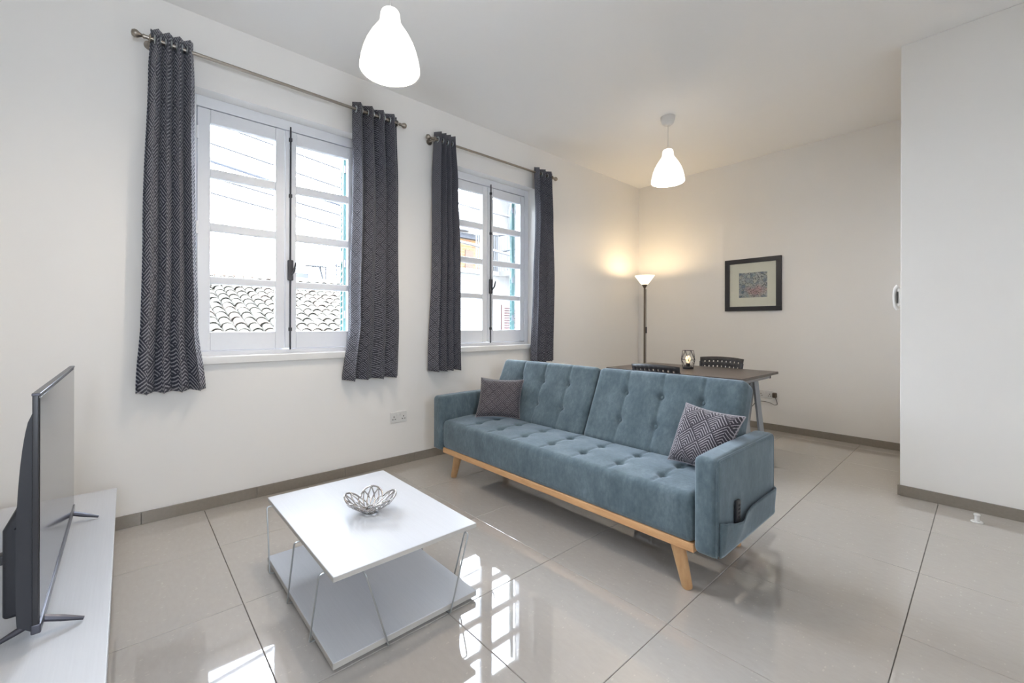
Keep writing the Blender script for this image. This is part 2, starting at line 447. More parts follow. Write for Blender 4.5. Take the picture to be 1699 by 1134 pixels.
def baseboard(name, runs, label):
    root = None
    for (x0, y0), (x1, y1), (nx, ny) in runs:
        L = math.hypot(x1-x0, y1-y0); ux, uy = (x1-x0)/L, (y1-y0)/L
        def bx(a, b, t, z):
            p = [(x0+ux*a, y0+uy*a), (x0+ux*b, y0+uy*b), (x0+ux*a+nx*t, y0+uy*a+ny*t), (x0+ux*b+nx*t, y0+uy*b+ny*t)]
            xs = [q[0] for q in p]; ys = [q[1] for q in p]
            return ((min(xs), min(ys), 0.0), (max(xs), max(ys), z))
        if root is None:
            root = obj(name, MB().box(*bx(0, L, 0.006, 0.069)), 'grout', smooth=None, kind='structure', label=label, origin=(x0, y0, 0))
        n = max(1, round(L/0.6)); s = L/n
        for k in range(n):
            obj('skirting_tile', MB().box(*bx(k*s+0.001, (k+1)*s-0.001, 0.012, 0.070)), 'skirt', root, smooth=None, bevel=0.0015)
    return root
baseboard('baseboard_left', [((0.363-0.6*1-0.283, YW), (XB, YW), (0, -1))], 'brown-grey tile skirting under the windows')
baseboard('baseboard_back', [((XB, YJ), (XB, YW-0.012), (-1, 0))], 'brown-grey tile skirting below the far wall')
baseboard('baseboard_right', [((XJ, Y0), (XJ, YJ), (-1, 0)), ((XJ-0.012, YJ), (XB-0.012, YJ), (0, 1))], 'brown-grey tile skirting around the jutting wall')

# ------------------------------------------------------------------ windows
PZ = [(2.150, 2.440), (1.802, 2.092), (1.455, 1.747), (1.097, 1.407)]
def window(n, dx, label):
    a, b = 0.290+dx, 1.420+dx; y = YW+0.10
    root = empty(f'window_{n}', ((a+b)/2, y, OZ[0]), kind='structure', label=label)
    fr = MB()
    fr.box((a, y, 0.90), (0.330+dx, y+0.07, 2.602)); fr.box((1.363+dx, y, 0.90), (b, y+0.07, 2.602))
    fr.box((0.330+dx, y, 2.532), (1.363+dx, y+0.07, 2.602)); fr.box((0.330+dx, y, 0.90), (1.363+dx, y+0.07, 0.972))
    obj('window_frame', fr, 'frame', root, bevel=0.003)
    lp = MB()
    lp.box((0.325+dx, y+0.046, 0.965), (0.347+dx, y+0.07, 2.538)); lp.box((1.346+dx, y+0.046, 0.965), (1.368+dx, y+0.07, 2.538))
    lp.box((0.347+dx, y+0.046, 2.512), (1.346+dx, y+0.07, 2.538)); lp.box((0.347+dx, y+0.046, 0.965), (1.346+dx, y+0.07, 0.992))
    obj('rebate', lp, 'frame', root, smooth=None)
    obj('window_sill', MB().rbox((a-0.03, YW-0.035, 0.897), (b+0.03, YW+0.098, 0.945), 0.006, (2, 2, 1)), 'sill', root)
    for side, (s0, s1, p0, p1) in enumerate([(0.3345, 0.8455, 0.404, 0.785), (0.8875, 1.3585, 0.922, 1.300)]):
        s0 += dx; s1 += dx; p0 += dx; p1 += dx
        m = MB(); y1 = y+0.042
        m.box((s0, y, 0.976), (p0, y1, 2.5265)); m.box((p1, y, 0.976), (s1, y1, 2.5265))
        m.box((p0, y, 0.976), (p1, y1, PZ[3][0])); m.box((p0, y, PZ[0][1]), (p1, y1, 2.5265))
        sash = obj('sash', m, 'frame', root, bevel=0.004)
        for k in range(3):
            g = MB(); z0, z1 = PZ[k+1][1], PZ[k][0]
            g.box((p0-0.002, y+0.004, z0), (p1+0.002, y1, z1))
            obj('glazing_bar', g, 'frame', sash, bevel=0.006)
        for z0, z1 in PZ:
            obj('pane', MB().box((p0-0.004, y+0.022, z0-0.004), (p1+0.004, y+0.026, z1+0.004)), 'glass', sash, smooth=None)
        hx = s0-0.001 if side == 0 else s1+0.001
        for hz in (1.18, 1.76, 2.36):
            obj('hinge', bar((hx, y-0.006, hz-0.04), (hx, y-0.006, hz+0.04), 0.007, 8), 'frame', sash)
    obj('cover_strip', MB().box((0.848+dx, y-0.006, 0.978), (0.885+dx, y+0.03, 2.526)), 'frame', root, bevel=0.004)
    bolt = obj('bolt_rod', bar((0.878+dx, y-0.016, 0.968), (0.878+dx, y-0.016, 2.552), 0.0055, 8), 'iron', root)
    hb = MB().rbox((0.860+dx, y-0.030, 1.46), (0.896+dx, y-0.004, 1.605), 0.007, (1, 1, 2))
    hd = obj('bolt_handle', hb, 'iron', bolt)
    obj('handle_lever', MB().tube([(0.885+dx, y-0.03, 1.50), (0.893+dx, y-0.055, 1.53), (0.903+dx, y-0.06, 1.585)], [0.007, 0.008, 0.005], 8), 'iron', bolt)
    for z in (1.1, 2.05, 2.45):
        obj('bolt_guide', MB().rbox((0.868+dx, y-0.024, z), (0.888+dx, y-0.005, z+0.025), 0.003), 'iron', bolt)
    return root
window(1, 0.0, 'white eight-pane casement window looking onto the tiled roof')
window(2, 1.86, 'white eight-pane casement window looking onto the orange and white house')

# unseen window added behind the viewer to brighten the room
x0, x1, z0, z1 = REAR
wd = empty('window_3', ((x0+x1)/2, Y0-0.1, z0), kind='structure', label='plain two-pane window behind the viewer')
fr = MB()
for k in range(3):
    xx = x0+(x1-x0-0.05)*k/2; fr.box((xx, Y0-0.13, z0), (xx+0.05, Y0-0.07, z1))
fr.box((x0, Y0-0.128, z1-0.05), (x1, Y0-0.072, z1)); fr.box((x0, Y0-0.128, z0), (x1, Y0-0.072, z0+0.05))
obj('window_frame', fr, 'frame', wd, smooth=None)
for k in range(2):
    xx = x0+(x1-x0-0.05)*k/2
    obj('pane', MB().box((xx+0.05, Y0-0.103, z0+0.05), (xx+(x1-x0-0.05)/2, Y0-0.098, z1-0.05)), 'glass', wd, smooth=None)

# ------------------------------------------------------------------ teal shutter leaves outside
def shutter(hx, hy, ang, label):
    root = empty('shutter', (hx, hy, 0.92), label=label, cat='shutter', group='teal shutters outside the windows')
    Mx = Matrix.Translation((hx, hy, 0)) @ Matrix.Rotation(-ang, 4, 'Z')
    L, T = 0.52, 0.036     # leaf lies along local +Y
    m = MB()
    m.box((0, 0, 0.92), (T, 0.07, 2.58)); m.box((0, L-0.07, 0.92), (T, L, 2.58))
    for z in (0.92, 1.70, 2.50): m.box((0, 0.07, z), (T, L-0.07, z+0.08))
    obj('frame', m.xf(Mx), 'teal', root, bevel=0.003)
    z = 1.02
    while z < 2.48:
        if not 1.66 < z < 1.78:
            s = MB().box((0.004, 0.07, z), (T-0.004, L-0.07, z+0.010)); s.v = [(a, b, c+(0.03 if a > T/2 else 0)) for a, b, c in s.v]
            obj('slat', s.xf(Mx), 'teal', root, smooth=None)
        z += 0.055
    for z in (1.2, 1.62, 2.40):
        obj('hinge', MB().tube([Mx @ Vector((T/2, -0.005, z)), Mx @ Vector((T/2, -0.005, z+0.06))], 0.012, 8), 'iron', root)
    return root
shutter(1.346, 3.515, math.radians(18), 'teal louvred shutter swung open outside the window above the tiled roof')
shutter(3.235, 3.515, math.radians(40.5), 'teal louvred shutter swung open outside the window facing the white house')

# ------------------------------------------------------------------ curtains and rods
def torus(c, R, r, axis='x', seg=20, s2=8):
    pts = []
    for k in range(seg):
        a = 2*PI*k/seg; u, v = R*math.cos(a), R*math.sin(a)
        pts.append((c[0], c[1]+u, c[2]+v) if axis == 'x' else ((c[0]+u, c[1], c[2]+v) if axis == 'y' else (c[0]+u, c[1]+v, c[2])))
    return MB().tube(pts, r, s2, True)
YR = YW-0.088
def rod(x0, x1, z, label, zr=0.0):
    root = empty('curtain_rod', ((x0+x1)/2, YR, z), label=label, cat='curtain rod', group='curtain rods')
    zz = lambda x: z+zr*(x-x0)/(x1-x0)
    obj('pole', bar((x0, YR, zz(x0)), (x1, YR, zz(x1)), 0.0105, 12), 'brass', root)
    for x in (x0, x1):
        s = -1 if x == x0 else 1
        f = MB().lathe([(0.0, 0), (0.012, 0.0), (0.012, 0.008), (0.008, 0.012), (0.013, 0.022), (0.021, 0.034), (0.022, 0.044), (0.016, 0.056), (0.0, 0.060)], seg=16)
        f.xf(Matrix.Translation((x, YR, zz(x))) @ Matrix.Rotation(s*PI/2, 4, 'Y'))
        obj('finial', f, 'brass', root)
        bx = x+(0.022 if s < 0 else -0.022)
        b = MB().tube([(bx, YW, zz(bx)), (bx, YR, zz(bx))], 0.007, 8)
        b.tube([(bx, YW-0.006, zz(bx)), (bx, YW, zz(bx))], 0.026, 16)
        br = obj('bracket', b, 'brass', root)
        obj('bracket_ring', torus((bx, YR, zz(bx)), 0.017, 0.005), 'brass', br)
    return root
rod(0.075, 1.640, 2.752, 'long bronze curtain rod over the window above the tiled roof')
rod(1.945, 3.470, 2.728, 'bronze curtain rod over the window facing the white house', 0.012)

def curtain(edges, zt, zb, nf, ph, mat, label, group, zrod, amp=0.036, seed=0, flip=1):
    """edges: (f, xleft, xright) from top to bottom"""
    rnd = random.Random(seed)
    fa = [rnd.uniform(0.75, 1.25) for _ in range(2*nf+3)]
    def edge(f):
        for (f0, a0, b0), (f1, a1, b1) in zip(edges, edges[1:]):
            if f <= f1:
                t = smooth01((f-f0)/(f1-f0)); return a0+(a1-a0)*t, b0+(b1-b0)*t
        return edges[-1][1:]
    def pt(s, f):
        l, r = edge(f)
        sh = 0.10*math.sin(2.2*f*PI+seed)*smooth01(f*1.6)*math.sin(PI*s)
        q = s+sh*0.25
        k = int(q*2*nf); a = fa[min(max(k, 0), len(fa)-1)]
        th = 2*PI*nf*q+ph
        A = amp*(0.85+0.35*f)*(1+(a-1)*smooth01(f*2))
        y = YR + flip*A*math.sin(th) + 0.006*math.sin(5*f+seed+7*s)*f
        x = l+(r-l)*s + 0.30*(r-l)/(2*nf)*math.sin(2*th)*(0.4+0.4*f) + 0.006*math.sin(9*f+3*seed)*f
        z = zt+(zb-zt)*f + (0.008*math.sin(th*1.0) if f < 1e-6 else 0) + 0.004*math.sin(th)*f
        return (x, y, z)
    ns, nz = nf*18, 44
    cum = [0.0]
    for i in range(ns):
        a = Vector(pt(i/ns, 0.4)); b = Vector(pt((i+1)/ns, 0.4)); cum.append(cum[-1]+(b-a).length)
    mb = MB().grid(lambda s, f: pt(s, f), ns, nz, lambda s, f: (cum[round(s*ns)], (zb-zt)*f))
    l, r = edges[-1][1:]
    root = empty('curtain', ((l+r)/2, YR, zb), label=label, cat='curtain', group=group)
    obj('fabric', mb, mat, root, smooth=60, solid=0.0025)
    fz = (zt-zrod)/(zt-zb)
    hem = [Vector(pt(i/ns, 1.0)) for i in range(ns+1)]
    for k in range(2*nf):
        s = ((k+0.5)*PI - ph - PI/2)/(2*PI*nf)
        if not 0.01 < s < 0.99: continue
        p = pt(s, fz)
        obj('eyelet', torus((p[0], YR, zrod), 0.021, 0.005), 'steel', root)
    return root
curtain([(0, 0.098, 0.292), (0.12, 0.088, 0.300), (0.55, 0.060, 0.302), (0.8, 0.058, 0.320), (1, 0.036, 0.358)], 2.812, 0.757, 4, 0.4, 'curtain',
        'dark slate chevron curtain at far left with a flared hem', 'dark patterned curtains', 2.752, 0.040, 1)
curtain([(0, 1.270, 1.632), (0.3, 1.276, 1.650), (0.78, 1.262, 1.668), (1, 1.212, 1.660)], 2.806, 0.735, 4, 2.4, 'curtain2',
        'dark slate curtain right of the window above the tiled roof', 'dark patterned curtains', 2.752, 0.044, 2)
curtain([(0, 1.985, 2.175), (0.2, 1.970, 2.205), (0.55, 1.962, 2.225), (1, 1.942, 2.242)], 2.800, 0.752, 4, 1.2, 'curtain2',
        'narrow charcoal curtain left of the window facing the white house', 'dark patterned curtains', 2.732, 0.050, 3)
curtain([(0, 3.185, 3.462), (0.25, 3.200, 3.485), (0.6, 3.180, 3.520), (1, 3.135, 3.490)], 2.790, 0.765, 3, 3.0, 'curtain2',
        'charcoal curtain hanging down behind the sofa, nearest the room corner', 'dark patterned curtains', 2.738, 0.052, 4)

# ------------------------------------------------------------------ sofa
sofa = empty('sofa', (2.12, 1.755, 0), label='teal velvet three-seat sofa bed with button tufting and wooden legs', cat='sofa')
YB = [1.02+0.235*k for k in range(7)]
SX0, SX1, SY0, SY1 = 1.782, 2.30, 0.812, 2.700
def seat_fn(p):
    x, y, z = p; w = smooth01((z-0.36)/0.05)
    if w > 0:
        d = 0.012*math.sin(PI*min(1, max(0, (x-SX0)/(SX1-SX0))))*1.0
        for by in YB:
            d -= 0.0055*math.exp(-((y-by)/0.010)**2)*smooth01((x-SX0-0.0)/0.06)
            for bx in (1.925, 2.095):
                rr = (x-bx)**2+(y-by)**2; d -= 0.019*math.exp(-rr/0.021**2) + 0.006*math.exp(-rr/0.055**2)
        z += d*w
    else:
        x += 0.006*math.sin(y*9)*0
    return Vector((x, y, z))
seat = obj('seat_cushion', MB().rbox((SX0, SY0, 0.222), (SX1, SY1, 0.430), 0.035, (54, 230, 6), seat_fn), 'velvet', sofa, smooth=60)
def button(p, nrm, parent):
    n = Vector(nrm).normalized(); q = n.to_track_quat('Z', 'Y').to_matrix().to_4x4()
    m = MB().lathe([(0.0, -0.004), (0.011, -0.002), (0.012, 0.001), (0.008, 0.005), (0.0, 0.0065)], seg=12)
    obj('button', m.xf(Matrix.Translation(p) @ q), 'velvet', parent)
for by in YB:
    for bx in (1.925, 2.095):
        button((bx, by, 0.430+0.012*math.sin(PI*(bx-SX0)/(SX1-SX0))-0.026), (0, 0, 1), seat)
# back cushions: local (h up the back, y across, t thickness toward the front)
BA = math.radians(24.5); BO = Vector((2.205, 0, 0.375))
def back_pt(h, y, t):
    return Vector((BO.x + h*math.sin(BA) + 0.12*math.cos(BA) - t*math.cos(BA), y, BO.z + h*math.cos(BA) + 0.12*math.sin(BA)*0 + t*math.sin(BA)))
def back(y0, y1, cols):
    rows = (0.160, 0.335)
    def fn(p):
        h, y, t = p; w = smooth01((t-0.06)/0.05)
        if w > 0:
            d = 0.010*math.sin(PI*min(1, max(0, (y-y0)/(y1-y0))))
            for by in cols:
                d -= 0.006*math.exp(-((y-by)/0.010)**2)
                for bh in rows:
                    rr = (h-bh)**2+(y-by)**2; d -= 0.020*math.exp(-rr/0.021**2)+0.008*math.exp(-rr/0.060**2)
            t += d*w
        return back_pt(h, y, t)
    o = obj('back_cushion', MB().rbox((0, y0, 0), (0.488, y1, 0.12), 0.036, (54, 120, 4), fn), 'velvet', sofa, smooth=60)
    n = back_pt(0, 0, 1)-back_pt(0, 0, 0)
    for by in cols:
        for bh in rows:
            button(back_pt(bh, by, 0.12+0.010*math.sin(PI*(by-y0)/(y1-y0))-0.029), n, o)
back(0.815, 1.732, [YB[0], YB[1], YB[2]])
back(1.738, 2.695, [YB[4], YB[5], YB[6]])
def arm(y0, y1, outer):
    def fn(p):
        x, y, z = p; t = smooth01((z-0.2)/0.4)
        return Vector((x, y, z+0.006*math.sin(PI*(x-1.77)/0.69)*t))
    o = obj('armrest', MB().rbox((1.768, y0, 0.203), (2.462, y1, 0.606), 0.026, (16, 3, 10), fn), 'velvet', sofa, smooth=60)
    yo = outer+0.006*(1 if outer == y0 else -1)
    pts = bent([(1.777, yo, 0.213), (1.777, yo, 0.600), (2.453, yo, 0.600), (2.453, yo, 0.213)], 0.03, 5)
    obj('piping', MB().tube(pts, 0.0045, 8), 'velvet', o)
    return o
armR = arm(0.708, 0.806, 0.708); armL = arm(2.702, 2.800, 2.800)
PT = [(1.785, 0.352), (1.835, 0.343), (1.90, 0.326), (1.955, 0.322), (2.03, 0.334), (2.11, 0.344), (2.25, 0.345), (2.45, 0.340)]
def ptop(x):
    for (a, za), (b, zb) in zip(PT, PT[1:]):
        if x <= b: return za+(zb-za)*smooth01((x-a)/(b-a))
    return PT[-1][1]
def pocket_fn(s, t):
    x = 1.785+(2.448-1.785)*s; z = 0.212+(ptop(x)-0.212)*t
    edge = min(1, s/0.05, (1-s)/0.05)
    bul = 0.016*smooth01(edge)*(0.25+0.75*t) + 0.014*math.exp(-((x-1.95)/0.06)**2)*t
    return (x, 0.708-0.003-bul, z)
obj('side_pocket', MB().grid(pocket_fn, 50, 12), 'velvet', armR, smooth=60, solid=0.005)
obj('front_rail', MB().rbox((1.790, 0.812, 0.188), (1.828, 2.700, 0.226), 0.004, (1, 6, 1)), 'oak', sofa)
obj('base_frame', MB().rbox((1.84, 0.83, 0.185), (2.40, 2.68, 0.224), 0.004, (1, 2, 1)), 'blackplastic', sofa)
def leg(tp, bt):
    t, b = Vector(tp), Vector(bt); pts = [b, b+(t-b)*0.04, t]
    m = MB().tube(pts, [0.0205, 0.0225, 0.031], 20)
    m.v = [(x, y, max(z, 0.0)) for x, y, z in m.v]
    obj('leg', m, 'leg', sofa, smooth=50)
leg((1.835, 0.905, 0.190), (1.843, 0.862, 0.0)); leg((1.850, 2.585, 0.190), (1.858, 2.655, 0.0))
leg((2.34, 0.905, 0.190), (2.40, 0.862, 0.0)); leg((2.34, 2.605, 0.190), (2.40, 2.655, 0.0))

# remote control in the pocket
rm = MB().rbox((1.925, 0.690, 0.285), (1.965, 0.704, 0.408), 0.006, (2, 1, 3))
r_ = obj('remote_control', rm, 'tvblack', label='slim black remote control tucked in the sofa arm pocket', cat='remote control')
for k in range(4):
    obj('key', MB().rbox((1.938, 0.687, 0.335+0.016*k), (1.952, 0.691, 0.343+0.016*k), 0.0015), 'tvgrey', r_)

# ------------------------------------------------------------------ cushions
def pillow(tl, tr, bl, br, thick, mat, label, front):
    tl, tr, bl, br = map(Vector, (tl, tr, bl, br)); n = (tr-tl).cross(bl-tl).normalized()
    if n.dot(Vector(front)) < 0: n = -n
    W, Hh = (tr-tl).length, (bl-tl).length
    def surf(sgn):
        def fn(u, v):
            a, b = 2*u-1, 2*v-1
            pin = 0.085*(1-a*a)*abs(b)**3, 0.085*(1-b*b)*abs(a)**3
            uu = 0.5+0.5*a*(1-pin[1]); vv = 0.5+0.5*b*(1-pin[0])
            p = (tl*(1-uu)+tr*uu)*(1-vv)+(bl*(1-uu)+br*uu)*vv
            h = thick*0.5*(max(0, (1-a**4))*max(0, (1-b**4)))**0.62
            h *= 1+0.08*math.sin(7*u+3*v)*math.sin(5*v)
            return tuple(p+n*sgn*h)
        return fn
    root = empty('cushion', ((tl+tr+bl+br)/4)[:2]+(min(bl.z, br.z),) if False else tuple(((bl+br)/2)), label=label, cat='cushion', group='dark woven cushions')
    obj('cover_front', MB().grid(surf(1), 28, 28, lambda u, v: (u*W, -v*Hh)), mat, root, smooth=80)
    obj('cover_back', MB().grid(surf(-1), 28, 28, lambda u, v: (u*W, -v*Hh)), mat, root, smooth=80)
    f = surf(0); pts = []
    for k in range(28): pts.append(f(k/28, 0))
    for k in range(28): pts.append(f(1, k/28))
    for k in range(28): pts.append(f(1-k/28, 1))
    for k in range(28): pts.append(f(0, 1-k/28))
    obj('seam', MB().tube(pts, 0.003, 6, True), mat, root)
pillow((2.235, 1.055, 0.735), (2.175, 0.745, 0.718), (2.125, 1.100, 0.447), (2.065, 0.822, 0.447), 0.13, 'cushion',
       'dark chevron cushion with pale lines leaning by the armrest with the pocket', (-1, 0.2, 0.4))
pillow((2.085, 2.610, 0.735), (2.315, 2.370, 0.722), (1.990, 2.560, 0.448), (2.205, 2.300, 0.448), 0.13, 'cushion2',
       'plain-looking dark grey cushion in the sofa corner near the windows', (-0.7, -0.7, 0.3))

# ------------------------------------------------------------------ coffee table and bowl
ct = empty('coffee_table', (0.805, 1.838, 0), label='low white coffee table with lower shelf and thin wire legs', cat='coffee table')
def board(name, lo, hi, parent):
    o = obj(name, MB().box(lo, hi), 'lam', parent, bevel=0.0015)
    (a, b, c), (d, e, g) = lo, hi; t = 0.0008
    for l2, h2 in (((a-t, b, c+.001), (a, e, g-.0015)), ((d, b, c+.001), (d+t, e, g-.0015)), ((a, b-t, c+.001), (d, b, g-.0015)), ((a, e, c+.001), (d, e+t, g-.0015))):
        obj('edge_band', MB().box(l2, h2), 'edge', o, smooth=None)
    return o
TX0, TX1, TY0, TY1 = 0.510, 1.100, 1.408, 2.268
board('table_top', (TX0, TY0, 0.300), (TX1, TY1, 0.318), ct)
board('lower_shelf', (TX0, TY0, 0.014), (TX1, TY1, 0.036), ct)
def wire(tp, bt, inward):
    tp, bt, n = Vector(tp), Vector(bt), Vector(inward)
    pts = bent([tp+n*0.06, tp, bt, bt+n*0.05], 0.010, 4)
    obj('leg', MB().tube(pts, 0.0032, 8), 'steel', ct)
o_ = 0.018
for x, n in ((TX0-o_, (1, 0, 0)), (TX1+o_, (-1, 0, 0))):
    for t, b in ((2.205, 2.150), (1.775, 1.872), (1.492, 1.592)):
        wire((x, t, 0.2965), (x, b, 0.0105), n)
for y, n in ((TY0-o_, (0, 1, 0)), (TY1+o_, (0, -1, 0))):
    for t, b in ((0.612, 0.698), (1.045, 0.958)):
        wire((t, y, 0.2965), (b, y, 0.0105), n)

bc = Vector((0.812, 1.800, 0.318))
bowl = empty('openwork_bowl', bc, label='silver openwork leaf-petal bowl on the white coffee table', cat='bowl')
def bowl_pt(th, r):    # r 0..1
    pet = abs(math.cos(2.5*th+0.5))**0.7
    R = (0.080+0.034*pet); rr = r*R
    z = 0.006+0.054*(r**2.0)*(0.50+0.72*pet)
    return bc+Vector((rr*math.cos(th), rr*math.sin(th), z))
NS = 20; rings = [0.32, 0.54, 0.77, 1.0]
lat = MB()
for k in range(len(rings)-1):
    for i in range(NS):
        off = 0.5*(k % 2)
        a = bowl_pt(2*PI*(i+off)/NS, rings[k])
        for dlt in (-0.5, 0.5):
            if k == 0 and i % 2 and dlt > 0: continue
            b = bowl_pt(2*PI*(i+off+dlt)/NS, rings[k+1]); m_ = (a+b)/2+Vector((0, 0, -0.001))
            lat.tube([a, m_, b], [0.0036, 0.0024, 0.0036], 6)
obj('lattice', lat, 'chrome', bowl, smooth=60)
obj('rim', MB().tube([bowl_pt(2*PI*k/80, 1.0) for k in range(80)], 0.0040, 8, True), 'chrome', bowl, smooth=60)
obj('base_ring', MB().tube([bowl_pt(2*PI*k/40, 0.32) for k in range(40)], 0.0042, 8, True), 'chrome', bowl, smooth=60)
obj('base_plate', MB().lathe([(0.0, 0.0005), (0.028, 0.0005), (0.030, 0.004), (0.026, 0.007), (0.0, 0.007)], bc, 24), 'chrome', bowl)

# ------------------------------------------------------------------ television and console
CZ = 0.372
con = empty('tv_console', (-0.25, 1.8, 0), label='long white low television console along the near wall', cat='tv console')
CY0, CY1 = 0.86, 2.712
obj('top_panel', MB().box((X0+0.012, CY0, CZ-0.022), (-0.032, CY1, CZ)), 'lam', con, bevel=0.0015)
for y in (CY0+0.004, CY1-0.024, (CY0+CY1)/2-0.01):
    obj('side_panel', MB().box((X0+0.016, y, 0.0), (-0.062, y+0.02, CZ-0.022)), 'lam', con, bevel=0.001)
obj('bottom_panel', MB().box((X0+0.016, CY0+0.024, 0.06), (-0.062, CY1-0.024, 0.078)), 'lam', con, smooth=None)
obj('plinth', MB().box((-0.10, CY0+0.024, 0.0), (-0.085, CY1-0.024, 0.06)), 'lam', con, smooth=None)
for k in range(3):
    w_ = (CY1-CY0-0.012)/3; a = CY0+0.006+k*w_
    d_ = obj('door', MB().box((-0.060, a+0.002, 0.062), (-0.042, a+w_-0.002, CZ-0.026)), 'lam', con, bevel=0.001)
    obj('handle', MB().rbox((-0.042, a+w_/2-0.05, CZ-0.06), (-0.036, a+w_/2+0.05, CZ-0.05), 0.002), 'tvmetal', d_)

tv = empty('television', (-0.16, 1.96, CZ), label='flat black television standing on the white console', cat='television')
TA, TB, TZ0, TZ1 = 1.488, 2.388, CZ+0.045, CZ+0.605     # y range, z range
def tvx(y): return -0.1545-0.006*(y-TA)/(TB-TA)
tm = Matrix.Identity(4)
obj('panel', MB().rbox((-0.167, TA, TZ0), (-0.1560, TB, TZ1), 0.002, (1, 2, 2)), 'tvblack', tv)
obj('screen', MB().box((-0.1560, TA+0.008, TZ0+0.014), (-0.1545, TB-0.008, TZ1-0.010)), 'screen', tv, smooth=None)
tr_ = MB(); tr_.box((-0.168, TA-0.001, TZ1-0.004), (-0.1535, TB+0.001, TZ1+0.002))
obj('top_trim', tr_, 'tvmetal', tv, bevel=0.001)
obj('bottom_trim', MB().rbox((-0.169, TA-0.001, TZ0-0.010), (-0.1515, TB+0.001, TZ0+0.013), 0.003, (1, 2, 1)), 'tvmetal', tv)
def cover_fn(s, t):    # bulging rear cover, s along y, t along z
    y = TA+0.004+(TB-TA-0.008)*s; z = TZ0-0.004+(TZ1-TZ0-0.04)*t
    prof = (1-((t-0.36)/0.64)**2) if t > 0.36 else 1-((0.36-t)/0.36)**6*0.25
    b = 0.0265*max(0, prof)**0.6 if t > 1e-6 else 0.0
    return (-0.1665-b, y, z)
cm = MB().grid(cover_fn, 24, 24)
nn = 25
cm.f.append(tuple(j*nn for j in range(nn))); cm.f.append(tuple(j*nn+nn-1 for j in reversed(range(nn))))
obj('rear_cover', cm, 'tvgrey', tv, smooth=40)
rb = MB().rbox((-0.226, TA+0.085, TZ0+0.004), (-0.186, TB-0.085, TZ0+0.300), 0.010, (2, 4, 4))
rb.v = [(x+(0.036*smooth01((z-TZ0-0.235)/0.065) if x < -0.2 else 0), y, z) for x, y, z in rb.v]
obj('rear_box', rb, 'tvgrey', tv)
for y in (TA+0.065, TB-0.055):
    for sx in (1, -1):
        t0 = (-0.160, y, TZ0-0.004); tip = (-0.160+0.078*sx, y+0.012*sx*0, CZ+0.006)
        m = MB().tube([t0, ((t0[0]+tip[0])/2, y, (t0[2]+tip[2])/2), tip], [0.009, 0.008, 0.0045], 8)
        m.v = [(x, yy, max(z, CZ)) for x, yy, z in m.v]
        obj('foot', m, 'tvmetal', tv)
pc = [(-0.224, TA+0.12, CZ+0.19), (-0.262, TA+0.10, CZ+0.185), (-0.285, TA+0.14, CZ+0.15), (-0.32, TA+0.22, CZ+0.09), (-0.38, TA+0.32, CZ+0.02), (-0.44, TA+0.45, CZ+0.005), (-0.47, TA+0.7, CZ+0.005)]
obj('power_cable', MB().tube(bent(pc, 0.05, 5), 0.0042, 8), 'cable', tv)
obj('plug', MB().rbox((-0.242, TA+0.105, CZ+0.178), (-0.222, TA+0.135, CZ+0.202), 0.004), 'tvblack', tv)

# ------------------------------------------------------------------ dining set
DX0, DX1, DY0, DY1, DZ = 3.52, 4.375, 1.232, 2.455, 0.738
dt = empty('dining_table', ((DX0+DX1)/2, (DY0+DY1)/2, 0), label='dark brown dining table on grey trestles behind the sofa', cat='dining table')
obj('table_top', MB().box((DX0, DY0, DZ-0.022), (DX1, DY1, DZ)), 'tablebrown', dt, bevel=0.002)
def trestle(yc, sgn):
    t = obj('trestle_bar', MB().rbox((DX0+0.06, yc-0.018, DZ-0.052), (DX1-0.11, yc+0.018, DZ-0.022), 0.004, (2, 1, 1)), 'trestle', dt)
    for xx, lx in ((DX0+0.06, DX0+0.10), (DX1-0.125, 3.905)):
        obj('end_cap', MB().rbox((xx-0.001, yc-0.020, DZ-0.055), (xx+0.016, yc+0.020, DZ-0.022), 0.003), 'blackplastic', t)
        for s in (-1, 1):
            m = MB().tube([(lx, yc+s*0.012, DZ-0.05), (lx, yc+s*0.085, 0.0)], [0.024, 0.024], 4)
            m.v = [(x, y, max(0, z)) for x, y, z in m.v]
            obj('trestle_leg', m, 'trestle', t, bevel=0.002)
    for z, s in ((0.22, -1), (0.22, 1)):
        yy = yc+s*(0.012+0.073*(DZ-0.05-z)/(DZ-0.05))
        obj('cross_bar', bar((DX0+0.10, yy, z), (3.905, yy, z), 0.010, 8), 'trestle', t)
trestle(DY0+0.046, 1); trestle(DY1-0.10, -1)

